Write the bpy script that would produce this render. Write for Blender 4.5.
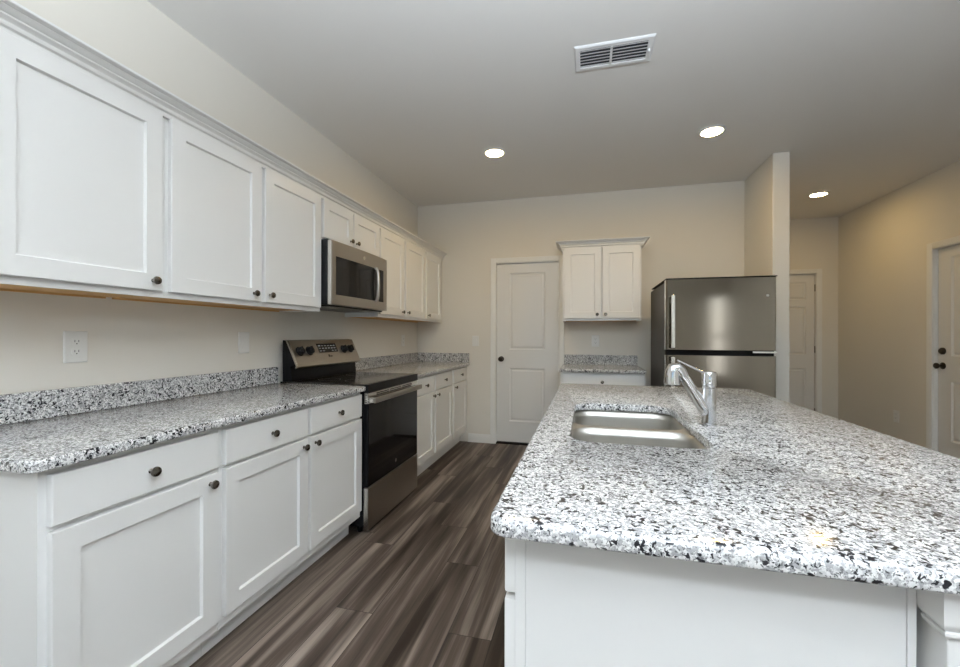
import bpy, bmesh, math, random
from mathutils import Vector, Matrix
from mathutils.geometry import tessellate_polygon

for o in list(bpy.data.objects):
    bpy.data.objects.remove(o)
SC = bpy.context.scene
COL = SC.collection
PI = math.pi
R = math.radians

# ------------------------------------------------------------------ camera
CAMX, CAMY, CAMZ = 1.9482, -4.5884, 1.2246
F_PX, YAW, SHIFT_PX, ROLL = 414.5, 0.25126, 1.7, 0.00237
cd = bpy.data.cameras.new('camera')
cam = bpy.data.objects.new('camera', cd)
COL.objects.link(cam)
cd.sensor_fit = 'HORIZONTAL'
cd.sensor_width = 36.0
cd.lens = F_PX / 960 * 36.0
cd.shift_y = SHIFT_PX / 960
cd.clip_start = 0.02
cam.matrix_world = (Matrix.Translation((CAMX, CAMY, CAMZ)) @ Matrix.Rotation(YAW, 4, 'Z')
                    @ Matrix.Rotation(PI / 2, 4, 'X') @ Matrix.Rotation(ROLL, 4, 'Z'))
SC.camera = cam

# ------------------------------------------------------------------ world, exposure
W = bpy.data.worlds.new('sky')
SC.world = W
W.use_nodes = True
wn = W.node_tree.nodes
wb = wn['Background']
sky = wn.new('ShaderNodeTexSky')
sky.sky_type = 'NISHITA'
sky.sun_disc = False
sky.sun_elevation = R(40)
sky.sun_rotation = R(0)
W.node_tree.links.new(sky.outputs[0], wb.inputs[0])
wb.inputs[1].default_value = 0.12
vs = SC.view_settings
vs.view_transform = 'Standard'
vs.look = 'None'
vs.exposure = 0.0
vs.gamma = 1.0
vs.use_curve_mapping = False

# daylight entering through the windows behind the camera
DAY = (0.90, 0.95, 1.0)
LAMP = (1.0, 0.69, 0.28)
LAMP_S = 165.0
ADDED_LIGHT = (0.83, 0.92, 1.0)  # tint of the unseen uplighter added behind the camera
ADDED_LIGHT_UP = 250.0
ADDED_LIGHT_BOWL = 120.0


def daylight(name, loc, sx, sz, power, rot):
    l = bpy.data.lights.new(name, 'AREA')
    l.shape = 'RECTANGLE'
    l.size, l.size_y = sx, sz
    l.energy = power
    l.color = DAY
    o = bpy.data.objects.new(name, l)
    o.location = loc
    o.rotation_euler = rot
    COL.objects.link(o)


daylight('window_daylight', (2.05, -8.25, 1.15), 3.1, 2.0, 4, (R(90), 0, 0))
daylight('window_daylight', (4.86, -8.25, 1.25), 0.36, 1.9, 11.0, (R(90), 0, 0))
# added upward light outside the glass doors, lifts the ceiling and back wall
daylight('added_bounce', (2.05, -9.75, 0.02), 4.0, 2.6, 150, (R(180), 0, 0))


# ------------------------------------------------------------------ materials
def node_mat(name):
    m = bpy.data.materials.new(name)
    m.use_nodes = True
    nt = m.node_tree
    return m, nt, nt.nodes['Principled BSDF']


def N(nt, t, **kw):
    n = nt.nodes.new(t)
    for k, v in kw.items():
        setattr(n, k, v)
    return n


def plain(name, col, rough=0.5, metal=0.0, spec=0.5, bump=0.0, bscale=200, var=0.0):
    m, nt, b = node_mat(name)
    b.inputs['Base Color'].default_value = (*col, 1)
    b.inputs['Roughness'].default_value = rough
    b.inputs['Metallic'].default_value = metal
    b.inputs['Specular IOR Level'].default_value = spec
    tc = N(nt, 'ShaderNodeTexCoord')
    if bump:
        nz = N(nt, 'ShaderNodeTexNoise')
        nz.inputs['Scale'].default_value = bscale
        nz.inputs['Detail'].default_value = 3
        nt.links.new(tc.outputs['Object'], nz.inputs['Vector'])
        bp = N(nt, 'ShaderNodeBump')
        bp.inputs['Strength'].default_value = bump
        bp.inputs['Distance'].default_value = 0.002
        nt.links.new(nz.outputs[0], bp.inputs['Height'])
        nt.links.new(bp.outputs[0], b.inputs['Normal'])
    if var:
        nz = N(nt, 'ShaderNodeTexNoise')
        nz.inputs['Scale'].default_value = 6
        nt.links.new(tc.outputs['Object'], nz.inputs['Vector'])
        rp = N(nt, 'ShaderNodeValToRGB')
        rp.color_ramp.elements[0].color = (*[c * (1 - var) for c in col], 1)
        rp.color_ramp.elements[1].color = (*[min(1, c * (1 + var)) for c in col], 1)
        nt.links.new(nz.outputs[0], rp.inputs[0])
        nt.links.new(rp.outputs[0], b.inputs['Base Color'])
    return m


WALL = (0.74, 0.71, 0.65)
M = {}
M['wall'] = plain('wall_paint', WALL, 0.75, spec=0.25, bump=0.08, bscale=260)
M['ceiling'] = plain('ceiling_paint', (0.80, 0.79, 0.775), 0.9, spec=0.1, bump=0.1, bscale=160)
M['trim'] = plain('trim_paint', (0.80, 0.80, 0.78), 0.4)
M['door'] = plain('door_paint', (0.74, 0.74, 0.73), 0.42)
M['cab'] = plain('cabinet_paint', (0.80, 0.80, 0.79), 0.33, spec=0.4)
M['maple'] = plain('raw_cabinet_underside', (0.62, 0.36, 0.13), 0.5, var=0.12)
M['knob'] = plain('dark_nickel', (0.17, 0.155, 0.14), 0.22, metal=1.0)
M['bronze'] = plain('dark_bronze', (0.035, 0.028, 0.022), 0.3, metal=0.6)
M['plate'] = plain('outlet_plastic', (0.78, 0.78, 0.76), 0.35)
M['slot'] = plain('outlet_slot', (0.03, 0.03, 0.03), 0.6)
M['chrome'] = plain('polished_chrome', (0.66, 0.66, 0.67), 0.08, metal=1.0)
M['black'] = plain('black_enamel', (0.006, 0.006, 0.007), 0.28, spec=0.15)
M['blackplastic'] = plain('black_plastic', (0.010, 0.010, 0.011), 0.42, spec=0.25)
M['glass'] = plain('black_glass', (0.006, 0.006, 0.007), 0.06, spec=0.28)
M['cooktop'] = plain('black_ceramic_glass', (0.02, 0.019, 0.018), 0.1, spec=0.6)
M['fridge_side'] = plain('fridge_side_grey', (0.045, 0.044, 0.043), 0.45, bump=0.15, bscale=400)
M['legend'] = plain('printed_legend', (0.45, 0.47, 0.5), 0.5)
M['mark'] = plain('dark_mark', (0.02, 0.018, 0.016), 0.5)
M['gasket_shade'] = plain('black_gasket_and_shade', (0.008, 0.008, 0.008), 0.7, spec=0.15)
M['white_metal'] = plain('white_painted_metal', (0.80, 0.81, 0.83), 0.4)
M['duct'] = plain('duct_interior', (0.05, 0.055, 0.065), 0.8)
M['burner'] = plain('burner_ring_print', (0.07, 0.07, 0.07), 0.3)


def steel(name, col, rough, aniso=0.0, stretch=(1, 1, 1), bump=0.02):
    m, nt, b = node_mat(name)
    b.inputs['Base Color'].default_value = (*col, 1)
    b.inputs['Metallic'].default_value = 1.0
    b.inputs['Roughness'].default_value = rough
    tc = N(nt, 'ShaderNodeTexCoord')
    mp = N(nt, 'ShaderNodeMapping')
    mp.inputs['Scale'].default_value = stretch
    nt.links.new(tc.outputs['Object'], mp.inputs[0])
    nz = N(nt, 'ShaderNodeTexNoise')
    nz.inputs['Scale'].default_value = 60
    nz.inputs['Detail'].default_value = 4
    nt.links.new(mp.outputs[0], nz.inputs['Vector'])
    bp = N(nt, 'ShaderNodeBump')
    bp.inputs['Strength'].default_value = bump
    bp.inputs['Distance'].default_value = 0.001
    nt.links.new(nz.outputs[0], bp.inputs['Height'])
    nt.links.new(bp.outputs[0], b.inputs['Normal'])
    if aniso:
        tg = N(nt, 'ShaderNodeTangent', direction_type='RADIAL', axis='Z')
        nt.links.new(tg.outputs[0], b.inputs['Tangent'])
        b.inputs['Anisotropic'].default_value = aniso
    return m


M['steel'] = steel('brushed_stainless', (0.40, 0.37, 0.33), 0.30, 0.6, (1, 1, 14))
M['fridge_steel'] = steel('fridge_stainless', (0.205, 0.182, 0.15), 0.10, 0.6, (1, 1, 14), 0.0)
M['bright_steel'] = steel('satin_steel', (0.72, 0.71, 0.68), 0.22)
M['sink_steel'] = steel('sink_stainless', (0.52, 0.505, 0.47), 0.40, 0.0, (1, 1, 14), 0.0)


def granite():
    m, nt, b = node_mat('speckled_granite')
    L = nt.links.new
    tc = N(nt, 'ShaderNodeTexCoord')
    geo = tc.outputs['Object']

    def noise(scale, det=2.0, dist=0.0, off=0.0):
        mp = N(nt, 'ShaderNodeMapping')
        mp.inputs['Location'].default_value = (off, off * 1.7, off * .6)
        L(geo, mp.inputs[0])
        n = N(nt, 'ShaderNodeTexNoise')
        n.inputs['Scale'].default_value = scale
        n.inputs['Detail'].default_value = det
        n.inputs['Distortion'].default_value = dist
        L(mp.outputs[0], n.inputs['Vector'])
        return n.outputs[0]

    def ramp(v, stops):
        r = N(nt, 'ShaderNodeValToRGB')
        e = r.color_ramp.elements
        while len(e) < len(stops):
            e.new(0.5)
        for el, (p, c) in zip(e, stops):
            el.position = p
            el.color = (*c, 1) if isinstance(c, tuple) else (c, c, c, 1)
        L(v, r.inputs[0])
        return r.outputs[0]

    def mix(fac, a, c, mode='MIX'):
        x = N(nt, 'ShaderNodeMix', data_type='RGBA', blend_type=mode)
        L(fac, x.inputs[0])
        for s, v in ((6, a), (7, c)):
            if isinstance(v, tuple):
                x.inputs[s].default_value = (*v, 1)
            else:
                L(v, x.inputs[s])
        return x.outputs[2]

    vo = N(nt, 'ShaderNodeTexVoronoi')
    vo.inputs['Scale'].default_value = 165
    L(geo, vo.inputs['Vector'])
    sep = N(nt, 'ShaderNodeSeparateColor')
    L(vo.outputs['Color'], sep.inputs[0])
    base = ramp(sep.outputs[0], [(0.0, (0.44, 0.44, 0.445)), (0.2, (0.60, 0.60, 0.60)), (0.55, (0.74, 0.74, 0.735)), (1.0, (0.83, 0.83, 0.825))])
    grey = ramp(noise(120, 2, 0.4, 3.0), [(0.49, 0.0), (0.57, 1.0)])
    c1 = mix(grey, base, (0.34, 0.34, 0.345))
    fine = ramp(noise(250, 1.5, 0.2, 11.0), [(0.575, 0.0), (0.63, 1.0)])
    c2 = mix(fine, c1, (0.15, 0.15, 0.155))
    clump = N(nt, 'ShaderNodeMath', operation='MULTIPLY_ADD')
    L(noise(28, 2.0, 0.5, 5.0), clump.inputs[0])
    clump.inputs[1].default_value = 0.45
    L(noise(112, 2.5, 0.7, 7.0), clump.inputs[2])
    dark = ramp(clump.outputs[0], [(0.800, 0.0), (0.825, 1.0)])
    c3 = mix(dark, c2, (0.016, 0.016, 0.019))
    L(c3, b.inputs['Base Color'])
    b.inputs['Roughness'].default_value = 0.13
    b.inputs['Specular IOR Level'].default_value = 0.5
    return m


M['granite'] = granite()


def plank_floor():
    m, nt, b = node_mat('grey_brown_vinyl_planks')
    L = nt.links.new
    tc = N(nt, 'ShaderNodeTexCoord')
    sp = N(nt, 'ShaderNodeSeparateXYZ')
    L(tc.outputs['Object'], sp.inputs[0])

    def math_(op, a, c=None):
        n = N(nt, 'ShaderNodeMath', operation=op)
        for i, v in enumerate((a, c)):
            if v is None:
                continue
            if isinstance(v, (int, float)):
                n.inputs[i].default_value = v
            else:
                L(v, n.inputs[i])
        return n.outputs[0]

    u = math_('DIVIDE', math_('ADD', sp.outputs[0], 9.0 - 0.68 + 0.0), 0.18)
    row = math_('FLOOR', u)
    wn1 = N(nt, 'ShaderNodeTexWhiteNoise', noise_dimensions='1D')
    L(row, wn1.inputs['W'])
    v = math_('ADD', math_('DIVIDE', sp.outputs[1], 1.22), math_('MULTIPLY', wn1.outputs['Value'], 7.3))
    seg = math_('FLOOR', v)
    cmb = N(nt, 'ShaderNodeCombineXYZ')
    L(row, cmb.inputs[0])
    L(seg, cmb.inputs[1])
    wn2 = N(nt, 'ShaderNodeTexWhiteNoise', noise_dimensions='2D')
    L(cmb.outputs[0], wn2.inputs['Vector'])
    # grain
    gv = N(nt, 'ShaderNodeCombineXYZ')
    L(math_('MULTIPLY', sp.outputs[0], 16.0), gv.inputs[0])
    L(math_('MULTIPLY', sp.outputs[1], 0.8), gv.inputs[1])
    L(math_('MULTIPLY', wn2.outputs['Value'], 40.0), gv.inputs[2])
    g = N(nt, 'ShaderNodeTexNoise')
    g.inputs['Scale'].default_value = 1.0
    g.inputs['Detail'].default_value = 2.5
    g.inputs['Distortion'].default_value = 0.3
    L(gv.outputs[0], g.inputs['Vector'])
    gv2 = N(nt, 'ShaderNodeCombineXYZ')
    L(math_('MULTIPLY', sp.outputs[0], 150.0), gv2.inputs[0])
    L(math_('MULTIPLY', sp.outputs[1], 5.0), gv2.inputs[1])
    L(math_('MULTIPLY', wn2.outputs['Value'], 90.0), gv2.inputs[2])
    g2 = N(nt, 'ShaderNodeTexNoise')
    g2.inputs['Scale'].default_value = 1.0
    g2.inputs['Detail'].default_value = 3
    L(gv2.outputs[0], g2.inputs['Vector'])
    t = math_('ADD', math_('MULTIPLY', g.outputs[0], 1.9), math_('MULTIPLY', g2.outputs[0], 0.35))
    t = math_('ADD', t, math_('MULTIPLY', wn2.outputs['Value'], 0.34))
    t = math_('SUBTRACT', t, 0.79)
    r = N(nt, 'ShaderNodeValToRGB')
    e = r.color_ramp.elements
    e[0].position = 0.12
    e[0].color = (0.020, 0.0135, 0.010, 1)
    e[1].position = 0.92
    e[1].color = (0.25, 0.205, 0.172, 1)
    k = e.new(0.48)
    k.color = (0.075, 0.055, 0.043, 1)
    L(t, r.inputs[0])
    # seams
    fu = math_('FRACT', u)
    fv = math_('FRACT', v)
    su = math_('MAXIMUM', math_('LESS_THAN', fu, 0.014), math_('LESS_THAN', fv, 0.0022))
    mx = N(nt, 'ShaderNodeMix', data_type='RGBA')
    L(su, mx.inputs[0])
    L(r.outputs[0], mx.inputs[6])
    mx.inputs[7].default_value = (0.018, 0.013, 0.011, 1)
    L(mx.outputs[2], b.inputs['Base Color'])
    b.inputs['Roughness'].default_value = 0.48
    b.inputs['Specular IOR Level'].default_value = 0.25
    bp = N(nt, 'ShaderNodeBump')
    bp.inputs['Strength'].default_value = 0.1
    bp.inputs['Distance'].default_value = 0.001
    L(g2.outputs[0], bp.inputs['Height'])
    L(bp.outputs[0], b.inputs['Normal'])
    return m


M['floor'] = plank_floor()


def emit(name, col, s):
    m, nt, b = node_mat(name)
    b.inputs['Base Color'].default_value = (0.9, 0.9, 0.9, 1)
    b.inputs['Emission Color'].default_value = (*col, 1)
    b.inputs['Emission Strength'].default_value = s
    return m


M['lens'] = emit('lit_lamp_lens', LAMP, LAMP_S)
M['lens_hall'] = emit('lit_hall_lamp_lens', LAMP, LAMP_S * 0.72)
M['bowl'] = emit('added_uplighter_bowl', ADDED_LIGHT, ADDED_LIGHT_BOWL)  # glowing bowl of the added uplighter


def pane_mat():
    m = bpy.data.materials.new('window_glass')
    m.use_nodes = True
    nt = m.node_tree
    nt.nodes.clear()
    out = N(nt, 'ShaderNodeOutputMaterial')
    tr = N(nt, 'ShaderNodeBsdfTransparent')
    gl = N(nt, 'ShaderNodeBsdfGlossy')
    gl.inputs['Roughness'].default_value = 0.02
    lw = N(nt, 'ShaderNodeLayerWeight')
    lw.inputs['Blend'].default_value = 0.2
    mx = N(nt, 'ShaderNodeMixShader')
    nt.links.new(lw.outputs['Fresnel'], mx.inputs[0])
    nt.links.new(tr.outputs[0], mx.inputs[1])
    nt.links.new(gl.outputs[0], mx.inputs[2])
    nt.links.new(mx.outputs[0], out.inputs[0])
    return m


M['pane'] = pane_mat()


# ------------------------------------------------------------------ mesh helpers
class MB:
    """collects shapes (in world coordinates) and links them as one mesh object"""

    def __init__(self, T=None):
        self.bm = bmesh.new()
        self.T = T or (lambda a, b, c: (a, b, c))

    def v(self, p):
        return self.bm.verts.new(self.T(*p))

    def f(self, vs):
        try:
            return self.bm.faces.new(vs)
        except ValueError:
            return None

    def box(self, x0, x1, y0, y1, z0, z1):
        c = [self.v((x, y, z)) for z in (z0, z1) for y in (y0, y1) for x in (x0, x1)]
        for q in ((0, 1, 3, 2), (4, 5, 7, 6), (0, 1, 5, 4), (2, 3, 7, 6), (0, 2, 6, 4), (1, 3, 7, 5)):
            self.f([c[i] for i in q])
        return self

    def loft(self, rings, cap0=True, cap1=True, closed=True):
        rv = [[self.v(p) for p in r] for r in rings]
        for a, b in zip(rv, rv[1:]):
            n = len(a)
            for i in range(n if closed else n - 1):
                self.f([a[i], a[(i + 1) % n], b[(i + 1) % n], b[i]])
        if cap0:
            self.f(rv[0])
        if cap1:
            self.f(rv[-1])
        return self

    def lathe(self, o, axis, prof, n=24):
        """prof: list of (radius, distance along axis)"""
        o, ax = Vector(o), Vector(axis).normalized()
        s = Vector((0, 0, 1)) if abs(ax.z) < .9 else Vector((1, 0, 0))
        e1 = ax.cross(s).normalized()
        e2 = ax.cross(e1)
        rings = []
        for r, d in prof:
            r = max(r, 1e-5)
            rings.append([tuple(o + ax * d + (e1 * math.cos(2 * PI * k / n) + e2 * math.sin(2 * PI * k / n)) * r) for k in range(n)])
        return self.loft(rings)

    def tube(self, pts, radii, n=16, flat=1.0):
        pts = [Vector(p) for p in pts]
        if isinstance(radii, (int, float)):
            radii = [radii] * len(pts)
        rings, ref = [], None
        for i, p in enumerate(pts):
            t = (pts[min(i + 1, len(pts) - 1)] - pts[max(i - 1, 0)]).normalized()
            if ref is None:
                ref = Vector((0, 0, 1)) if abs(t.z) < .8 else Vector((0, 1, 0))
            e1 = t.cross(ref).normalized()
            e2 = e1.cross(t).normalized()
            ref = e2
            rings.append([tuple(p + (e1 * math.cos(2 * PI * k / n) + e2 * math.sin(2 * PI * k / n) * flat) * radii[i]) for k in range(n)])
        return self.loft(rings)

    def prism(self, prof, a0, a1, place):
        """prof: 2D polygon, extruded from a0 to a1; place(u, v, a) -> xyz"""
        return self.loft([[place(u, v, a0) for u, v in prof], [place(u, v, a1) for u, v in prof]])

    def slab(self, rect, z0, z1, hole=None, edge=0.007):
        """stone slab with eased edges; rect and hole = (x0, x1, y0, y1, radii)"""
        def ring(q, ins, z):
            x0, x1, y0, y1, r = q
            rr = tuple(max(0.0005, k - ins) for k in ((r,) * 4 if isinstance(r, (int, float)) else r))
            return [(x, y, z) for x, y in rrect(x0 + ins, x1 - ins, y0 + ins, y1 - ins, rr, 8)]

        steps = []
        for k in range(5):
            t = R(90 * k / 4)
            steps.append((edge * (1 - math.sin(t)), z0 + edge * 0.6 * (1 - math.cos(t))))
        for k in range(5):
            t = R(90 * k / 4)
            steps.append((edge * (1 - math.cos(t)), z1 - edge + edge * math.sin(t)))
        sides = [[ring(rect, i, z) for i, z in steps]]
        if hole:
            hs = [(0.002, z0), (0.0, z0 + .002), (0.0, z1 - 0.004), (0.0012, z1 - 0.0012), (0.004, z1)]
            sides.append([ring(hole, -i, z) for i, z in hs])
        for lvl in (0, -1):
            polys = [[Vector((p[0], p[1], 0)) for p in q[lvl]] for q in sides]
            flat = [p for q in sides for p in q[lvl]]
            vs = [self.v(p) for p in flat]
            for t in tessellate_polygon(polys):
                self.f([vs[i] for i in t])
        for q in sides:
            self.loft(q, False, False)
        bmesh.ops.remove_doubles(self.bm, verts=self.bm.verts, dist=1e-6)
        return self

    def build(self, name, mat, parent=None, bevel=0.0, seg=2, smooth=None, angle=35, solid=0.0):
        bm = self.bm
        if parent is None:
            loc = Vector((0, 0, 0))
        else:
            loc = Vector(parent.get('_root', parent.location) if False else ROOT[parent.name])
        bmesh.ops.recalc_face_normals(bm, faces=bm.faces)
        for vv in bm.verts:
            vv.co -= loc
        me = bpy.data.meshes.new(name)
        bm.to_mesh(me)
        bm.free()
        o = bpy.data.objects.new(name, me)
        COL.objects.link(o)
        me.materials.append(mat)
        if smooth is None:
            smooth = True
        if smooth:
            for p in me.polygons:
                p.use_smooth = True
            me.set_sharp_from_angle(angle=R(angle))
        if solid:
            s = o.modifiers.new('thickness', 'SOLIDIFY')
            s.thickness = solid
            s.offset = 1
        if bevel:
            bv = o.modifiers.new('bevel', 'BEVEL')
            bv.width = bevel
            bv.segments = seg
            bv.limit_method = 'ANGLE'
            bv.angle_limit = R(50)
            bv.harden_normals = True
        ROOT[o.name] = tuple(loc)
        if parent is not None:
            o.parent = parent
        return o


ROOT = {}


def thing(name, label, cat, loc, group=None):
    o = bpy.data.objects.new(name, None)
    COL.objects.link(o)
    o.location = loc
    o.empty_display_size = 0.1
    ROOT[o.name] = tuple(loc)
    o['label'] = label
    o['category'] = cat
    if group:
        o['group'] = group
    return o


def tag(o, label, cat, group=None):
    o['label'] = label
    o['category'] = cat
    if group:
        o['group'] = group
    return o


def structure(o, label=None):
    o['kind'] = 'structure'
    if label:
        o['label'] = label
    return o


def rrect(x0, x1, y0, y1, r, n=6):
    """rounded rectangle; r may be one radius or four (x0y0, x1y0, x1y1, x0y1)"""
    if isinstance(r, (int, float)):
        r = (r,) * 4
    out = []
    for (cx, cy, sx, sy, a), q in zip(((x0, y0, 1, 1, 180), (x1, y0, -1, 1, 270), (x1, y1, -1, -1, 0), (x0, y1, 1, -1, 90)), r):
        if q <= 1e-6:
            out.append((cx, cy))
            continue
        for k in range(n + 1):
            t = R(a + 90 * k / n)
            out.append((cx + sx * q + q * math.cos(t), cy + sy * q + q * math.sin(t)))
    return out


# ------------------------------------------------------------------ dimensions
CZ = 2.749           # ceiling
XR = 5.072           # right wall of the hall
YH = 1.693           # back wall of the hall
XP, YP, TP = 3.450, -0.635, 0.124   # wall beside the refrigerator
YF = -8.0            # wall behind the camera

# ------------------------------------------------------------------ room shell
structure(MB().box(-0.15, XR + 0.15, YF - 0.15, YH + 0.15, -0.1, 0).build('floor', M['floor']))
structure(MB().box(-0.15, XR + 0.15, YF - 0.15, YH + 0.15, CZ, CZ + 0.1).build('ceiling', M['ceiling']))
structure(MB().box(-0.12, 0, YF, 0.12, 0, CZ).build('wall_left', M['wall']))


def wall_with_holes(name, T, a0, a1, t, holes):
    """wall in (a, b) with thickness 0..t along c; holes = [(a0, a1, b0, b1)]"""
    m = MB(T)
    hs = sorted(holes)
    c = a0
    for h in hs:
        if h[0] > c:
            m.box(c, h[0], 0, CZ, 0, t)
        if h[2] > 0:
            m.box(h[0], h[1], 0, h[2], 0, t)
        m.box(h[0], h[1], h[3], CZ, 0, t)
        c = h[1]
    m.box(c, a1, 0, CZ, 0, t)
    return structure(m.build(name, M['wall'], smooth=False))


DZ = 2.035   # door opening height
T_back = lambda a, b, c: (a, c, b)            # +c goes behind the back wall
T_hall = lambda a, b, c: (a, YH + c, b)
T_right = lambda a, b, c: (XR + c, a, b)
T_front = lambda a, b, c: (a, YF - c, b)
wall_with_holes('wall_back', T_back, 0, XP, 0.12, [(0.955, 1.655, 0, DZ)])
wall_with_holes('wall_hall', T_hall, XP + TP, XR, 0.12, [(4.062, 4.832, 0, DZ)])
wall_with_holes('wall_right', T_right, YF, YH, 0.12, [(-0.735, 0.190, 0, DZ)])
WIN = [(0.5, 3.6, 0.04, 2.28), (4.68, 5.03, 0.28, 2.15)]
wall_with_holes('wall_front', T_front, 0, XR, 0.14, WIN)
structure(MB().box(XP, XP + TP, YP, YH, 0, CZ).build('wall_partition', M['wall'], bevel=0.004))

# windows behind the camera
for i, (a0, a1, b0, b1) in enumerate(WIN):
    w = MB(T_front)
    fw = 0.05
    for bx in ((a0, a0 + fw, b0, b1), (a1 - fw, a1, b0, b1), (a0, a1, b0, b0 + fw), (a0, a1, b1 - fw, b1)):
        w.box(*bx, 0.03, 0.09)
    if i == 0:
        mid = (a0 + a1) / 2
        w.box(mid - 0.035, mid + 0.035, b0, b1, 0.03, 0.09)
    else:
        mz = (b0 + b1) / 2
        w.box(a0, a1, mz - 0.025, mz + 0.025, 0.03, 0.09)
    o = structure(w.build('window_%d' % (i + 1), M['trim'], bevel=0.003))
    p = MB(T_front).box(a0 + fw, a1 - fw, b0 + fw, b1 - fw, 0.058, 0.062).build('pane', M['pane'], o)
    c = MB(T_front)
    for bx in ((a0 - 0.06, a0, b0 if i else 0, b1 + 0.06), (a1, a1 + 0.06, b0 if i else 0, b1 + 0.06), (a0, a1, b1, b1 + 0.06)):
        c.box(*bx, -0.015, 0)
    structure(c.build('trim_%d' % (i + 5), M['trim'], bevel=0.003))

# baseboards
BBP = [(0, 0), (0.014, 0), (0.014, 0.07), (0.010, 0.085), (0.004, 0.095), (0, 0.098)]


def baseboard(name, segs):
    m = MB()
    for kind, fix, a0, a1, s in segs:
        if kind == 'x':
            m.prism(BBP, a0, a1, lambda u, v, a: (a, fix + s * u, v))
        else:
            m.prism(BBP, a0, a1, lambda u, v, a: (fix + s * u, a, v))
    return structure(m.build(name, M['trim'], smooth=False))


baseboard('baseboard_back', [('x', 0, 0.636, 0.897, -1), ('x', 0, 2.468, XP, -1)])
baseboard('baseboard_right', [('y', XR, YF, -0.797, -1), ('y', XR, 0.252, YH, -1)])
baseboard('baseboard_hall', [('x', YH, XP + TP, 4.0, -1), ('x', YH, 4.894, XR, -1)])
baseboard('baseboard_partition', [('x', YP, XP, XP + TP, -1), ('y', XP, YP, 0, -1), ('y', XP + TP, YP, YH, 1)])
baseboard('baseboard_left', [('y', 0, YF, -3.86, 1)])
baseboard('baseboard_front', [('x', YF, 0, 0.44, 1), ('x', YF, 3.66, XR, 1)])


def casing(name, T, a0, a1, top, w=0.058):
    """door casing around an opening a0..a1, sticking out on the -c side"""
    m = MB(T)
    prof = [(0, 0), (0, -0.009), (0.012, -0.014), (w - 0.012, -0.018), (w - 0.003, -0.018), (w, -0.014), (w, 0)]
    m.prism(prof, 0, top + w, lambda u, v, a: (a0 - u, a, v))
    m.prism(prof, 0, top + w, lambda u, v, a: (a1 + u, a, v))
    m.prism(prof, a0, a1, lambda u, v, a: (a, top + u, v))
    # jamb lining
    m.box(a0, a0 + 0.004, 0, top, 0, 0.11)
    m.box(a1 - 0.004, a1, 0, top, 0, 0.11)
    m.box(a0, a1, top - 0.004, top, 0, 0.11)
    m.box(a0, a1, 0, top, 0.09, 0.11)  # added panel, unseen behind the door, keeps sky light from leaking in
    return structure(m.build(name, M['trim'], smooth=False))


def panel_door(name, T, a0, a1, b0, b1, panels, c0, label, t=0.035):
    """moulded door slab; panels = rectangles (a0, a1, b0, b1) pressed into the front (at c0)"""
    m = MB(T)
    As = sorted({a0, a1} | {p[0] for p in panels} | {p[1] for p in panels})
    Bs = sorted({b0, b1} | {p[2] for p in panels} | {p[3] for p in panels})
    for i in range(len(As) - 1):
        for j in range(len(Bs) - 1):
            ca, cb = (As[i] + As[i + 1]) / 2, (Bs[j] + Bs[j + 1]) / 2
            if any(p[0] < ca < p[1] and p[2] < cb < p[3] for p in panels):
                continue
            q = [m.v((a, b, c0)) for a, b in ((As[i], Bs[j]), (As[i + 1], Bs[j]), (As[i + 1], Bs[j + 1]), (As[i], Bs[j + 1]))]
            m.f(q)
    for p in panels:
        rings = []
        for ins, dep in ((0, 0), (0.012, 0.010), (0.022, 0.011), (0.034, 0.004), (0.040, 0.003)):
            rings.append([(p[0] + ins, p[2] + ins, c0 + dep), (p[1] - ins, p[2] + ins, c0 + dep),
                          (p[1] - ins, p[3] - ins, c0 + dep), (p[0] + ins, p[3] - ins, c0 + dep)])
        m.loft(rings, cap0=False)
    bmesh.ops.remove_doubles(m.bm, verts=m.bm.verts, dist=1e-5)
    # back and sides
    q = [[(a0, b0), (a1, b0), (a1, b1), (a0, b1)][k] for k in range(4)]
    m.loft([[(a, b, c0) for a, b in q], [(a, b, c0 + t) for a, b in q]], cap0=False)
    bmesh.ops.remove_doubles(m.bm, verts=m.bm.verts, dist=1e-5)
    return structure(m.build(name, M['door'], smooth=False), label)


def round_knob(T, a, b, c, par, mat, s=1.0, name='door_knob'):
    o = T(a, b, c)
    ax = Vector(T(a, b, c - 1)) - Vector(o)
    m = MB().lathe(o, ax, [(0.031 * s, 0), (0.031 * s, 0.006 * s), (0.024 * s, 0.010 * s), (0.011 * s, 0.012 * s), (0.010 * s, 0.030 * s),
                           (0.020 * s, 0.036 * s), (0.027 * s, 0.046 * s), (0.027 * s, 0.056 * s), (0.018 * s, 0.064 * s), (0, 0.066 * s)])
    return m.build(name, mat, par)


# pantry door in the back wall
casing('trim_1', T_back, 0.955, 1.655, DZ)
d = panel_door('door_1', T_back, 0.9615, 1.6485, 0.025, 2.028,
               [(1.107, 1.508, 1.062, 1.925), (1.107, 1.508, 0.255, 0.856)], 0.02,
               'white two-panel pantry door between the left counter and the small wall cabinet')
round_knob(T_back, 1.016, 0.957, 0.02, d, M['bronze'])
# hall door
casing('trim_2', T_hall, 4.062, 4.832, DZ)
pn = []
for a0, a1 in ((4.17, 4.40), (4.50, 4.73)):
    pn += [(a0, a1, 1.70, 1.93), (a0, a1, 0.98, 1.61), (a0, a1, 0.22, 0.80)]
d = panel_door('door_2', T_hall, 4.068, 4.824, 0.02, 2.028, pn, 0.03, 'white six-panel door at the end of the hall')
for z in (1.85, 1.05, 0.24):
    MB(T_hall).box(4.824, 4.832, z - 0.045, z + 0.045, 0.016, 0.034).build('hinge', M['bronze'], d)
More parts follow.
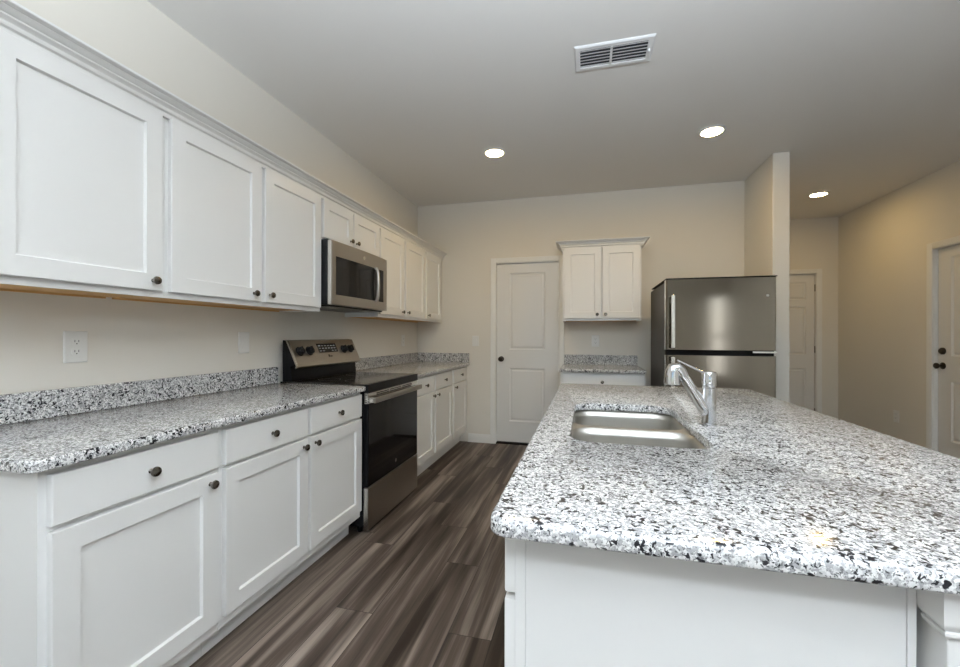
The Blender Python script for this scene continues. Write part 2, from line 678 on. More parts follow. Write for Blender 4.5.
# right hand door
casing('trim_3', T_right, -0.735, 0.190, DZ)
d = panel_door('door_3', T_right, -0.729, 0.184, 0.02, 2.028, [(-0.585, 0.042, 1.045, 1.94), (-0.585, 0.042, 0.285, 0.82)], 0.03,
               'white two-panel door with deadbolt on the right wall')
o = T_right(0.126, 1.09, 0.03)
MB().lathe(o, (-1, 0, 0), [(0.032, 0), (0.032, 0.012), (0.026, 0.018), (0.022, 0.019), (0.021, 0.024), (0, 0.025)]).build('deadbolt', M['bronze'], d)
round_knob(T_right, 0.126, 0.955, 0.03, d, M['bronze'])
structure(MB().box(0.959, 1.651, 0.004, 0.075, 0.0, 0.012).build('trim_4', M['gasket_shade']))  # black strip put in for the shade in the gap under the pantry door


# ------------------------------------------------------------------ kitchen cabinets
X_BASE, X_UP = 0.610, 0.305       # face frame planes of the left run
T_lb = lambda a, b, c: (X_BASE + 0.0005 + c, a, b)
T_lu = lambda a, b, c: (X_UP + 0.0005 + c, a, b)
Y_BB, Y_BU = -0.610, -0.305
T_bb = lambda a, b, c: (a, Y_BB - 0.0005 - c, b)
T_bu = lambda a, b, c: (a, Y_BU - 0.0005 - c, b)
X_ISL = 1.8215
T_is = lambda a, b, c: (X_ISL - 0.0005 - c, a, b)
DT = 0.020


def shaker(name, T, a0, a1, b0, b1, par, s=0.063):
    m = MB(T)
    q = lambda i, c: [(a0 + i, b0 + i, c), (a1 - i, b0 + i, c), (a1 - i, b1 - i, c), (a0 + i, b1 - i, c)]
    e = 0.0018
    m.loft([q(0, 0), q(0, DT - e), q(e, DT), q(s, DT), q(s + 0.0045, DT - 0.010)])
    return m.build(name, M['cab'], par, smooth=False)


def drawer_front(T, a0, a1, b0, b1, par):
    m = MB(T)
    q = lambda i, c: [(a0 + i, b0 + i, c), (a1 - i, b0 + i, c), (a1 - i, b1 - i, c), (a0 + i, b1 - i, c)]
    m.loft([q(0, 0), q(0, DT - 0.003), q(0.001, DT - 0.001), q(0.003, DT)])
    return m.build('drawer', M['cab'], par, smooth=False)


def cab_knob(T, a, b, par):
    o = Vector(T(a, b, DT - 0.0005))
    ax = Vector(T(a, b, DT + 1)) - o
    return MB().lathe(o, ax, [(0.0075, 0), (0.0075, 0.002), (0.0055, 0.004), (0.0052, 0.013), (0.0085, 0.016), (0.0145, 0.0185), (0.0158, 0.022),
                              (0.0145, 0.0265), (0.009, 0.029), (0, 0.030)], 20).build('knob', M['knob'], par)


BZ0, BZ1 = 0.114, 0.8815
DB0, DB1, RB0, RB1 = 0.158, 0.716, 0.731, 0.864


def base_unit(T, place, a0, a1, fronts, label, loc, group, depth=0.606, end=None, skirt=True, kick_h=True, drw=None):
    """fronts: list of (a0, a1, knob side); place(a, c) -> kick geometry uses T with negative c"""
    t = thing('base_cabinet', label, 'cabinet', loc, group)
    MB(T).box(a0 + 0.0005, a1 - 0.0005, BZ0, BZ1, -depth, -0.0005).build('body', M['cab'], t, bevel=0.0012)
    MB(T).box(a0 + 0.0005, a1 - 0.0005, 0.0, BZ0 - 0.0005, -depth, -0.078).build('toe_kick', M['cab'], t)
    for f0, f1, k in fronts:
        d = shaker('door', T, f0, f1, DB0, DB1, t)
        cab_knob(T, f1 - 0.035 if k > 0 else f0 + 0.035, DB1 - 0.033, d)
        if drw is None:
            r = drawer_front(T, f0, f1, RB0, RB1, t)
            cab_knob(T, (f0 + f1) / 2, (RB0 + RB1) / 2, r)
    if drw:
        for f0, f1 in drw:
            r = drawer_front(T, f0, f1, RB0, RB1, t)
            cab_knob(T, (f0 + f1) / 2, (RB0 + RB1) / 2, r)
    return t


GB = 'white base cabinets along the left wall'
base_unit(T_lb, None, -3.855, -3.325, [(-3.836, -3.342, 1)], 'white single-door base cabinet at the near left end of the counter', (0.3, -3.59, 0), GB)
base_unit(T_lb, None, -3.325, -2.3165, [(-3.309, -2.830, 1), (-2.810, -2.330, -1)], 'white two-door base cabinet just left of the range', (0.3, -2.82, 0), GB)
base_unit(T_lb, None, -1.5455, -0.545, [(-1.512, -1.085, 1), (-1.050, -0.572, -1)], 'white two-door base cabinet just beyond the range', (0.3, -1.04, 0), GB)
base_unit(T_lb, None, -0.545, -0.002, [(-0.517, -0.045, -1)], 'narrow white base cabinet in the far left corner by the back wall', (0.3, -0.27, 0), GB)
base_unit(T_bb, None, 1.716, 2.463, [(1.735, 2.087, 1), (2.097, 2.444, -1)], 'white base cabinet under the small counter beside the refrigerator', (2.09, -0.3, 0), None,
          drw=[(1.735, 2.444)])

UZ0, UZ1 = 1.372, 2.112
UD0, UD1 = 1.396, 2.097


def wall_unit(T, a0, a1, fronts, label, loc, group, z0=UZ0, d0=UD0, open_a=False, open_b=False, depth=0.3035):
    t = thing('wall_cabinet', label, 'cabinet', loc, group)
    m = MB(T)
    th = 0.016
    # carcass with a recessed underside
    m.box(a0 + .0005, a0 + th, z0 if open_a else z0 + 0.018, UZ1, -depth, -0.019)
    m.box(a1 - th, a1 - .0005, z0 if open_b else z0 + 0.018, UZ1, -depth, -0.019)
    m.box(a0 + th, a1 - th, UZ1 - th, UZ1, -depth, -0.019)
    m.box(a0 + .0005, a1 - .0005, z0, UZ1, -0.019, -0.0005)
    m.build('body', M['cab'], t)
    MB(T).box(a0 + (th if open_a else .0005), a1 - (th if open_b else .0005), z0 + 0.0085, z0 + 0.0175, -depth, -0.0195).build('underside', M['maple'], t)
    # hanging rail along the wall
    MB(T).box(a0 + th, a1 - th, z0 + 0.001, z0 + 0.008, -depth, -depth + 0.014).build('hanging_rail', M['maple'], t)
    for f0, f1, k in fronts:
        d = shaker('door', T, f0, f1, d0, UD1, t, 0.062 if z0 < 1.5 else 0.058)
        cab_knob(T, f1 - (0.05 if -3 < f1 < -2.5 else 0.038) if k > 0 else f0 + 0.032, d0 + 0.037, d)
    return t


GU = 'white wall cabinets along the left wall'
wall_unit(T_lu, -3.835, -3.292, [(-3.811, -3.313, 1)], 'white single-door wall cabinet nearest the camera, above the outlet', (0.15, -3.57, UZ0), GU, open_a=True)
wall_unit(T_lu, -3.292, -2.287, [(-3.277, -2.799, 1), (-2.772, -2.302, -1)], 'white two-door wall cabinet just left of the microwave', (0.15, -2.79, UZ0), GU, open_b=True)
wall_unit(T_lu, -2.287, -1.532, [(-2.275, -1.930, 1), (-1.920, -1.543, -1)], 'short white two-door wall cabinet above the microwave', (0.15, -1.91, 1.836), GU, z0=1.836, d0=1.850)
wall_unit(T_lu, -1.532, -0.537, [(-1.519, -1.075, 1), (-1.030, -0.565, -1)], 'white two-door wall cabinet just beyond the microwave', (0.15, -1.03, UZ0), GU, open_a=True)
wall_unit(T_lu, -0.537, -0.002, [(-0.508, -0.078, -1)], 'narrow white wall cabinet in the far left corner', (0.15, -0.27, UZ0), GU)
bc = wall_unit(T_bu, 1.7135, 2.465, [(1.733, 2.089, 1), (2.099, 2.448, -1)], 'small white two-door wall cabinet hung between pantry door and refrigerator', (2.09, -0.15, UZ0), None, open_a=True, open_b=True)

# crown moulding profile: (out, up)
CR = [(0.0, 0.0), (0.014, 0.0), (0.015, 0.002), (0.015, 0.012), (0.012, 0.014), (0.013, 0.018), (0.021, 0.022), (0.024, 0.028), (0.024, 0.032), (0.021, 0.034), (0.023, 0.038),
      (0.029, 0.042), (0.033, 0.0455), (0.033, 0.051), (0.036, 0.052), (0.043, 0.058), (0.048, 0.064), (0.048, 0.067), (0.052, 0.068), (0.064, 0.070), (0.066, 0.072), (0.066, 0.079), (0.0, 0.079)]
CZ0 = 2.092
m = MB()
x0 = X_UP + 0.0015
m.loft([[(x0 + u, -3.838 - u, CZ0 + v) for u, v in CR], [(x0 + u, -0.002, CZ0 + v) for u, v in CR]], True, True)
m.loft([[(x0 + u, -3.838 - u, CZ0 + v) for u, v in CR], [(0.002, -3.838 - u, CZ0 + v) for u, v in CR]], True, True)
o = m.build('crown_molding', M['cab'], smooth=True, angle=30)
tag(o, 'long white crown molding running along the top of the left wall cabinets', 'crown molding')
# doors stop below the moulding, so it sits on the face frames
m = MB()
y0 = Y_BU - 0.0015
xa, xb = 1.711, 2.467
m.loft([[(xa - u, y0 - u, CZ0 + v) for u, v in CR], [(xb + u, y0 - u, CZ0 + v) for u, v in CR]])
m.loft([[(xa - u, y0 - u, CZ0 + v) for u, v in CR], [(xa - u, -0.002, CZ0 + v) for u, v in CR]])
m.loft([[(xb + u, y0 - u, CZ0 + v) for u, v in CR], [(xb + u, -0.002, CZ0 + v) for u, v in CR]])
m.build('crown', M['cab'], bc, smooth=True, angle=30)


# ------------------------------------------------------------------ countertops
CT0, CT1 = 0.8825, 0.914


def counter(outline, label, splash, loc, hole=None, bev=0.008):
    t = thing('countertop', label, 'countertop', loc)
    MB().slab(outline, CT0, CT1, hole, bev).build('slab', M['granite'], t)
    if splash:
        for s in splash:
            MB().box(*s).build('backsplash', M['granite'], t, bevel=0.003)
    return t


BS = 1.017
counter((0.002, 0.648, -3.888, -2.3175, (0, 0.03, 0.004, 0)), 'speckled grey granite countertop on the near left cabinets, left of the range',
        [(0.002, 0.022, -3.886, -2.3185, CT1 + .0003, BS)], (0.3, -3.1, CT0))
counter((0.002, 0.648, -1.5445, -0.002, 0.002), 'speckled grey granite countertop in the far left corner beyond the range',
        [(0.002, 0.022, -1.5435, -0.002, CT1 + .0003, BS), (0.0225, 0.646, -0.022, -0.002, CT1 + .0003, BS)], (0.3, -0.8, CT0))
counter((1.703, 2.470, -0.648, -0.002, (0.02, 0.02, 0.002, 0.002)), 'small speckled granite countertop under the back wall cabinet',
        [(1.716, 2.463, -0.022, -0.002, CT1 + .0003, BS)], (2.09, -0.3, CT0))
IX0, IX1, IY0, IY1 = 1.785, 2.874, -3.906, -1.840
SX0, SX1, SY0, SY1 = 1.900, 2.300, -3.335, -2.618
counter((IX0, IX1, IY0, IY1, (0.035, 0.035, 0.035, 0.035)), 'large white speckled granite island countertop with an undermount sink',
        None, (2.33, -2.87, CT0), hole=(SX0, SX1, SY0, SY1, 0.075), bev=0.010)

# ------------------------------------------------------------------ island
il = thing('kitchen_island', 'white cabinet island with a recessed end panel facing the camera', 'kitchen island', (2.12, -2.86, 0))
PY = -3.830
m = MB()
m.box(X_ISL, 2.425, PY + 0.012, -1.90, BZ0, BZ1 - 0.22)       # lower carcass
m.box(X_ISL, 2.425, PY + 0.012, -3.43, BZ1 - 0.22, BZ1)
m.box(X_ISL, 2.425, -2.56, -1.90, BZ1 - 0.22, BZ1)
m.box(X_ISL, 1.84, -3.43, -2.56, BZ1 - 0.22, BZ1)
m.box(2.405, 2.425, -3.43, -2.56, BZ1 - 0.22, BZ1)
m.build('body', M['cab'], il)
MB().box(X_ISL + 0.075, 2.425, PY + 0.012, -1.90, 0, BZ0 - .0005).build('toe_kick', M['cab'], il)
m = MB()
m.box(X_ISL, 1.841, PY, PY + 0.012, 0.0, BZ1)
m.box(2.414, 2.425, PY, PY + 0.012, 0.0, BZ1)
m.box(1.841, 2.414, PY + 0.003, PY + 0.012, 0.0, BZ1)
m.build('end_panel', M['cab'], il, bevel=0.001)
for a0, a1, k in ((-3.826, -3.43, 1), (-3.40, -3.005, 1), (-2.985, -2.59, -1), (-2.56, -1.915, 1)):
    d = shaker('door', T_is, a0, a1, DB0, 0.733, il)
    cab_knob(T_is, a1 - 0.035 if k > 0 else a0 + 0.035, DB1 - 0.03, d)
    r = drawer_front(T_is, a0, a1, 0.747, 0.868, il)
    cab_knob(T_is, (a0 + a1) / 2, 0.805, r)

kw = thing('half_wall', 'white half wall with a capital trim holding up the island overhang, right of the end panel', 'half wall', (2.49, -2.86, 0))
KX0, KX1, KY0 = 2.437, 2.555, -3.866
MB().box(KX0, KX1, KY0, -1.90, 0, 0.8815).build('post', M['cab'], kw, bevel=0.002)
# capital: a flat band with a bead below, wrapped round the post
CP = [(0.0, 0.0), (0.004, 0.002), (0.0075, 0.007), (0.0075, 0.011), (0.005, 0.013), (0.0105, 0.020), (0.012, 0.026), (0.012, 0.078), (0.0, 0.078)]
m = MB()
cz = 0.803
ring = lambda y, x: [(x(u), y(u), cz + v) for u, v in CP]
p1 = [(KX0 - u - .0003, PY - 0.0005, cz + v) for u, v in CP]
p2 = [(KX0 - u - .0003, KY0 - u - .0003, cz + v) for u, v in CP]
p3 = [(KX1 + u + .0003, KY0 - u - .0003, cz + v) for u, v in CP]
p4 = [(KX1 + u + .0003, -1.90, cz + v) for u, v in CP]
m.loft([p1, p2, p3, p4])
m.build('capital', M['cab'], kw, smooth=True, angle=30)

# ------------------------------------------------------------------ sink and faucet
sk = thing('kitchen_sink', 'stainless double-bowl undermount sink set in the island countertop', 'sink', (2.1, -3.0, 0.69))


def bowl(x0, x1, y0, y1, depth, r):
    rings = []
    zt = CT0 - 0.0015
    for ins, dz, rr in ((0.0, 0.0, r), (0.002, -0.03, r), (0.009, -depth + 0.055, r - .005), (0.010, -depth + 0.04, r - .005), (0.018, -depth + 0.014, r - 0.01), (0.035, -depth + 0.003, r - 0.02)):
        rings.append([(x, y, zt + dz) for x, y in rrect(x0 + ins, x1 - ins, y0 + ins, y1 - ins, max(rr, .01), 8)])
    cx, cy = (x0 + x1) / 2, (y0 + y1) / 2
    n = len(rings[-1])
    last = rings[-1]
    for k in (0.5, 0.0):
        rings.append([(cx + (p[0] - cx) * k * .9 + (0.045 * math.cos(math.atan2(p[1] - cy, p[0] - cx))) * (1 - k),
                       cy + (p[1] - cy) * k * .9 + (0.045 * math.sin(math.atan2(p[1] - cy, p[0] - cx))) * (1 - k), zt - depth) for p in last])
    b = MB().loft(rings, cap0=False, cap1=False).build('basin', M['sink_steel'], sk, angle=40, solid=-0.0012)
    MB().lathe((cx, cy, zt - depth - 0.004), (0, 0, 1), [(0.0445, 0), (0.0445, 0.004), (0.036, 0.006), (0.030, 0.003), (0.008, 0.002), (0.006, 0.008), (0, 0.009)]).build('drain', M['bright_steel'], b)
    return b


YD = -2.972
bowl(SX0 - 0.004, SX1 + 0.004, YD + 0.014, SY1 + 0.006, 0.19, 0.072)
bowl(SX0 - 0.004, SX1 + 0.004, SY0 - 0.006, YD - 0.014, 0.19, 0.072)
# flat rim that joins the two bowls under the stone
m = MB()
zr = CT0 - 0.0014
rb = [(SX0 - 0.03, SY0 - 0.03), (SX1 + 0.03, SY0 - 0.03), (SX1 + 0.03, SY1 + 0.03), (SX0 - 0.03, SY1 + 0.03)]
loops = [rb, rrect(SX0 - 0.004, SX1 + 0.004, YD + 0.014, SY1 + 0.006, 0.072, 8), rrect(SX0 - 0.004, SX1 + 0.004, SY0 - 0.006, YD - 0.014, 0.072, 8)]
vs_ = [m.v((x, y, zr)) for q in loops for x, y in q]
for t in tessellate_polygon([[Vector((x, y, 0)) for x, y in q] for q in loops]):
    m.f([vs_[k] for k in t])
m.build('rim', M['sink_steel'], sk)

fc = thing('kitchen_faucet', 'chrome single-lever pull-out faucet standing behind the island sink', 'faucet', (2.366, -2.985, CT1))
fx, fy = 2.364, -2.985
MB().lathe((fx, fy, CT1 + .0003), (0, 0, 1), [(0.0265, 0), (0.0265, 0.003), (0.0235, 0.005), (0.0232, 0.03), (0.0228, 0.128), (0.0205, 0.130), (0.0205, 0.133)], 32).build('base', M['chrome'], fc)
hb = MB().lathe((fx, fy, CT1 + .1335), (0, 0, 1), [(0.0225, 0), (0.0232, 0.003), (0.0232, 0.046), (0.021, 0.050), (0.012, 0.052), (0, 0.0525)], 32).build('handle_hub', M['chrome'], fc)
MB().tube([(fx - 0.012, fy, CT1 + 0.178), (fx - 0.04, fy, CT1 + 0.192), (fx - 0.07, fy - 0.001, CT1 + 0.207), (fx - 0.102, fy - .002, CT1 + 0.223)],
          [0.0085, 0.0078, 0.007, 0.006], flat=0.5).build('lever', M['chrome'], hb)
sp = MB().tube([(fx - 0.004, fy, CT1 + 0.040), (fx - 0.028, fy, CT1 + 0.074), (fx - 0.050, fy, CT1 + 0.112), (fx - 0.072, fy, CT1 + 0.150),
                (fx - 0.094, fy, CT1 + 0.180)], [0.0215, 0.0205, 0.0185, 0.0172, 0.0165], n=24).build('spout', M['chrome'], fc)
MB().tube([(fx - 0.080, fy, CT1 + 0.164), (fx - 0.092, fy, CT1 + 0.184), (fx - 0.104, fy, CT1 + 0.195), (fx - 0.113, fy, CT1 + 0.194), (fx - 0.118, fy, CT1 + 0.180),
           (fx - 0.119, fy, CT1 + 0.160), (fx - 0.1195, fy, CT1 + 0.139), (fx - 0.1195, fy, CT1 + 0.136)],
          [0.0165, 0.0205, 0.0225, 0.023, 0.0245, 0.0265, 0.0275, 0.0245], n=24).build('spray_head', M['chrome'], fc)
MB().lathe((fx - 0.1195, fy, CT1 + 0.1355), (0, 0, -1), [(0.019, 0), (0.018, 0.002), (0, 0.0025)]).build('aerator', M['blackplastic'], fc)

# ------------------------------------------------------------------ range
RY0, RY1 = -2.3145, -1.5485
rg = thing('kitchen_range', 'freestanding black and stainless electric range set between the left counters', 'stove', (0.33, -1.93, 0))
m = MB()
m.box(0.02, 0.630, RY0, RY1, 0.05, 0.905)
for fxp in (0.06, 0.58):
    for fyp in (RY0 + 0.05, RY1 - 0.05):
        m.lathe((fxp, fyp, 0), (0, 0, 1), [(0.018, 0), (0.018, 0.05)], 12)
m.build('body', M['black'], rg, bevel=0.002)
ck = MB().box(0.03, 0.640, RY0, RY1, 0.9055, 0.922).build('cooktop', M['cooktop'], rg, bevel=0.003)
MB().box(0.6405, 0.663, RY0 + .0005, RY1 - .0005, 0.872, 0.9215).build('front_rail', M['black'], rg, bevel=0.002)
for bx, by, br in ((0.26, RY0 + 0.2, 0.075), (0.26, RY1 - 0.2, 0.09), (0.50, RY0 + 0.2, 0.105), (0.50, RY1 - 0.2, 0.075)):
    m = MB()
    m.loft([[(bx + q * math.cos(2 * PI * k / 40), by + q * math.sin(2 * PI * k / 40), 0.9222) for k in range(40)] for q in (br - 0.0025, br)], False, False)
    m.build('burner', M['burner'], ck)
# oven door
m = MB().box(0.6315, 0.658, RY0 + 0.004, RY1 - 0.004, 0.292, 0.870)
od = m.build('oven_door', M['black'], rg, bevel=0.003)
MB().box(0.6582, 0.6605, RY0 + 0.012, RY1 - 0.006, 0.296, 0.800).build('door_glass', M['glass'], od, bevel=0.001)
m = MB()
m.box(0.6582, 0.6610, RY0 + 0.004, RY1 - 0.004, 0.803, 0.868)
m.box(0.636, 0.6581, RY0 + 0.0022, RY0 + 0.0038, 0.803, 0.868)
m.build('door_band', M['bright_steel'], od, bevel=0.0008)
m = MB()
for k in range(3):
    ya = RY0 + 0.11 + k * 0.19
    for j in range(2):
        m.box(0.6608, 0.6618, ya, ya + 0.165, 0.842 + j * 0.012, 0.848 + j * 0.012)
m.build('vent_slots', M['mark'], od)
m = MB()
for j in range(5):
    m.box(0.640, 0.654, RY0 + 0.0016, RY0 + 0.0024, 0.810 + j * 0.011, 0.815 + j * 0.011)
m.build('side_vents', M['mark'], od)
hd = MB().box(0.690, 0.706, RY0 + 0.012, RY1 - 0.012, 0.806, 0.840).build('oven_handle', M['steel'], od, bevel=0.006, seg=3)
for ya in (RY0 + 0.012, RY1 - 0.052):
    MB().box(0.6612, 0.6898, ya, ya + 0.04, 0.808, 0.838).build('bracket', M['bright_steel'], od, bevel=0.004)
m = MB().lathe((0.6606, -1.93, 0.352), (1, 0, 0), [(0.014, 0), (0.014, 0.0008), (0, 0.0009)], 24)
m.build('badge', M['bright_steel'], od)
# window seen through the glass
# storage drawer
sd = MB().box(0.6315, 0.6625, RY0 + 0.003, RY1 - 0.003, 0.030, 0.287).build('storage_drawer', M['steel'], rg, bevel=0.003)
MB().box(0.634, 0.6615, RY0 + 0.0012, RY0 + 0.0029, 0.032, 0.285).build('drawer_edge', M['bright_steel'], sd)
MB().box(0.6605, 0.6665, -1.99, -1.87, 0.275, 0.2868).build('drawer_pull', M['steel'], sd, bevel=0.001)
# backguard
m = MB()
bgp = [(0.050, 0.9225), (0.115, 0.9225), (0.120, 0.935), (0.108, 1.02), (0.150, 1.022), (0.074, 1.184), (0.053, 1.190), (0.050, 1.190)]
m.prism(bgp, RY0, RY1, lambda u, v, a: (u, a, v))
bg = m.build('backguard', M['black'], rg, bevel=0.0015)
# slanted stainless control panel laid over the face of the guard
p0, p1 = Vector((0.150, 1.022)), Vector((0.074, 1.184))
du = (p1 - p0).normalized()
dn = Vector((du.y, -du.x))
if dn.x < 0:
    dn = -dn
LP = (p1 - p0).length


def slant(u, n, y):
    q = p0 + du * u + dn * n
    return (q.x, y, q.y)


prof = [(-0.012, -0.012), (-0.012, 0.004), (-0.008, 0.007), (LP - 0.002, 0.007), (LP + 0.004, 0.002), (LP + 0.006, -0.006), (LP - 0.002, 0.0005), (0, 0.0005), (-0.003, -0.006)]
m = MB().prism(prof, RY0 - 0.0008, RY1 + 0.0008, lambda u, n, a: slant(u, n, a))
cp = m.build('control_panel', M['steel'], bg, smooth=False)
MB().loft([[slant(u, 0.0075, y) for u, y in ((0.002, RY0 - 0.0006), (LP - .002, RY0 - .0006), (LP - .002, RY0 + 0.012), (0.002, RY0 + 0.012))],
           [slant(u, 0.0095, y) for u, y in ((0.002, RY0 - 0.0006), (LP - .002, RY0 - .0006), (LP - .002, RY0 + 0.012), (0.002, RY0 + 0.012))]]).build('end_trim', M['bright_steel'], bg)


def slant_box(name, y0, y1, u0, u1, n0, n1, mat):
    q = ((u0, y0), (u1, y0), (u1, y1), (u0, y1))
    return MB().loft([[slant(u, n0, y) for u, y in q], [slant(u, n1, y) for u, y in q]]).build(name, mat, bg)


slant_box('display', -2.035, -1.805, 0.080, 0.150, 0.0072, 0.0085, M['glass'])
m = MB()
for r_ in range(3):
    for c_ in range(6):
        if r_ == 0 and c_ in (2, 3):
            continue
        y0, u0 = -2.022 + c_ * 0.035, 0.090 + r_ * 0.020
        q = ((u0, y0), (u0 + 0.006, y0), (u0 + 0.006, y0 + 0.022), (u0, y0 + 0.022))
        m.loft([[slant(u, 0.0086, y) for u, y in q], [slant(u, 0.0089, y) for u, y in q]])
m.build('display_legend', M['legend'], bg)
m = MB()
for y0, y1, u0, u1 in ((-1.945, -1.925, 0.044, 0.062), (-1.920, -1.908, 0.044, 0.056), (-1.904, -1.895, 0.046, 0.052)):
    q = ((u0, y0), (u1, y0), (u1, y1), (u0, y1))
    m.loft([[slant(u, 0.0072, y) for u, y in q], [slant(u, 0.0076, y) for u, y in q]])
m.build('emblem', M['mark'], bg)
nrm = Vector(slant(0, 1, 0)) - Vector(slant(0, 0, 0))
for yk in (-2.235, -2.135, -1.725, -1.635):
    o = slant(0.098, 0.0072, yk)
    k = MB().lathe(o, nrm, [(0.033, 0), (0.033, 0.003), (0.027, 0.005), (0.025, 0.024), (0.022, 0.027), (0, 0.0275)], 24).build('control_knob', M['blackplastic'], bg)
    q = ((0.074, yk - 0.006), (0.122, yk - 0.006), (0.122, yk + 0.006), (0.074, yk + 0.006))
    MB().loft([[slant(u, 0.030, y) for u, y in q], [slant(u, 0.042, y) for u, y in q]]).build('grip', M['blackplastic'], k, bevel=0.002)

# ------------------------------------------------------------------ microwave
MY0, MY1 = -2.2855, -1.5345
MY0 = -2.3005 + 0.0135
mw = thing('microwave', 'stainless over-the-range microwave hanging above the range', 'microwave', (0.2, -1.91, 1.415))
MB().box(0.003, 0.360, MY0, MY1, 1.418, 1.834).build('body', M['blackplastic'], mw, bevel=0.002)
MB().box(0.02, 0.355, MY0 + 0.02, MY1 - 0.02, 1.408, 1.4178).build('underside_grille', M['black'], mw)
for ya in (MY0 + 0.10, MY1 - 0.22):
    MB().box(0.25, 0.31, ya, ya + 0.12, 1.4055, 1.4079).build('lamp_cover', M['bright_steel'], mw)
# door: gently bowed front
n = 12
prof = []
for k in range(n + 1):
    t = k / n
    prof.append((MY0 + 0.012 + (MY1 - MY0 - 0.024) * t, 0.392 + 0.012 * (1 - (2 * t - 1) ** 2)))
out = [(MY0, 0.3605), (MY0, 0.384)] + prof + [(MY1, 0.384), (MY1, 0.3605)]
m = MB()
m.loft([[(x, y, 1.418) for y, x in out], [(x, y, 1.826) for y, x in out]])
dr = m.build('door', M['steel'], mw, bevel=0.002)
MB().box(0.364, 0.3838, MY0 - 0.0012, MY0 - 0.0002, 1.420, 1.824).build('door_edge', M['bright_steel'], dr)
bow = lambda y: 0.392 + 0.012 * (1 - (2 * (y - MY0 - 0.012) / (MY1 - MY0 - 0.024) - 1) ** 2)


def bowed(name, y0, y1, z0, z1, d0, d1, mat, par, k=10):
    m = MB()
    ys = [y0 + (y1 - y0) * i / k for i in range(k + 1)]
    rings = []
    for y in ys:
        b = bow(y)
        rings.append([(b + d0, y, z0), (b + d1, y, z0), (b + d1, y, z1), (b + d0, y, z1)])
    m.loft(rings)
    return m.build(name, mat, par)


bowed('window', MY0 + 0.040, -1.612, 1.482, 1.728, -0.003, 0.0012, M['glass'], dr)
bowed('control_strip', -1.728, -1.618, 1.490, 1.722, 0.0013, 0.0018, M['black'], dr)
yh = -1.752
MB().tube([(bow(yh) + 0.001, yh, 1.728), (bow(yh) + 0.016, yh, 1.722), (bow(yh) + 0.024, yh, 1.690), (bow(yh) + 0.028, yh, 1.605),
           (bow(yh) + 0.024, yh, 1.520), (bow(yh) + 0.016, yh, 1.484), (bow(yh) + 0.001, yh, 1.478)], 0.0125, n=14).build('door_handle', M['steel'], dr)
MB().lathe((bow(-1.90) - 0.0005, -1.915, 1.775), (1, 0, 0), [(0.012, 0), (0.012, 0.0012), (0, 0.0013)], 20).build('badge', M['bright_steel'], dr)

# ------------------------------------------------------------------ refrigerator
FX0, FX1 = 2.558, 3.323
FYF, FYB = -1.050, -0.22
fr = thing('refrigerator', 'stainless top-freezer refrigerator with dark sides in the alcove', 'refrigerator', (2.94, -0.67, 0))
m = MB().box(FX0 + 0.004, FX1 - 0.004, -0.975, FYB, 0.03, 1.655)
for a in (FX0 + 0.06, FX1 - 0.06):
    for b in (-0.93, FYB - 0.06):
        m.lathe((a, b, 0), (0, 0, 1), [(0.02, 0), (0.02, 0.03)], 12)
m.build('body', M['fridge_side'], fr, bevel=0.004)
MB().box(FX0 + 0.02, FX1 - 0.02, -1.00, -0.9755, 0.03, 0.10).build('grille', M['blackplastic'], fr)


def fdoor(name, z0, z1):
    n = 14
    pts = []
    for k in range(n + 1):
        t = k / n
        pts.append((FX0 + 0.010 + (FX1 - FX0 - 0.02) * t, FYF + 0.006 - 0.002 * (1 - (2 * t - 1) ** 2)))
    out = [(FX0, -0.980), (FX0, FYF + 0.018)] + pts + [(FX1, FYF + 0.018), (FX1, -0.980)]
    m = MB().loft([[(x, y, z0) for x, y in out], [(x, y, z1) for x, y in out]])
    return m.build(name, M['fridge_steel'], fr, bevel=0.0025, angle=25)


fbow = lambda x: FYF + 0.006 - 0.002 * (1 - (2 * (x - FX0 - 0.01) / (FX1 - FX0 - 0.02) - 1) ** 2)
d1 = fdoor('freezer_door', 1.112, 1.668)
d2 = fdoor('fridge_door', 0.11, 1.072)
MB().box(FX0 + 0.006, FX1 - 0.006, -1.015, -0.9752, 1.0725, 1.1115).build('door_gap', M['gasket_shade'], fr)
MB().box(FX0 - 0.0015, FX0 + 0.0, FYF + 0.022, -0.984, 1.114, 1.666).build('edge_trim', M['bright_steel'], d1)
MB().box(FX0 - 0.0015, FX0 + 0.0, FYF + 0.022, -0.984, 0.112, 1.070).build('edge_trim', M['bright_steel'], d2)
MB().box(FX0 - 0.001, FX1 + 0.001, FYF - 0.004, -0.30, 1.6685, 1.676).build('top_cap', M['gasket_shade'], fr, bevel=0.002)
MB().box(3.16, FX1 - 0.002, FYF - 0.010, -1.032, 1.094, 1.108).build('hinge', M['bright_steel'], fr, bevel=0.002)
for nm, za, zb, dd in (('freezer_handle', 1.125, 1.540, d1), ('fridge_handle', 0.62, 1.060, d2)):
    xh = 2.602
    m = MB()
    yb = fbow(xh)
    m.box(xh - 0.015, xh + 0.015, yb - 0.058, yb - 0.040, za, zb)
    h = m.build(nm, M['bright_steel'], dd, bevel=0.007, seg=3)
    for z in (za + 0.03, zb - 0.06):
        MB().box(xh - 0.010, xh + 0.010, yb - 0.0405, yb + 0.001, z, z + 0.03).build('standoff', M['bright_steel'], h)
MB().lathe((3.263, fbow(3.263) + 0.0005, 1.528), (0, -1, 0), [(0.010, 0), (0.010, 0.002), (0.008, 0.0026), (0.0, 0.0026)], 24).build('badge', M['steel'], d1)


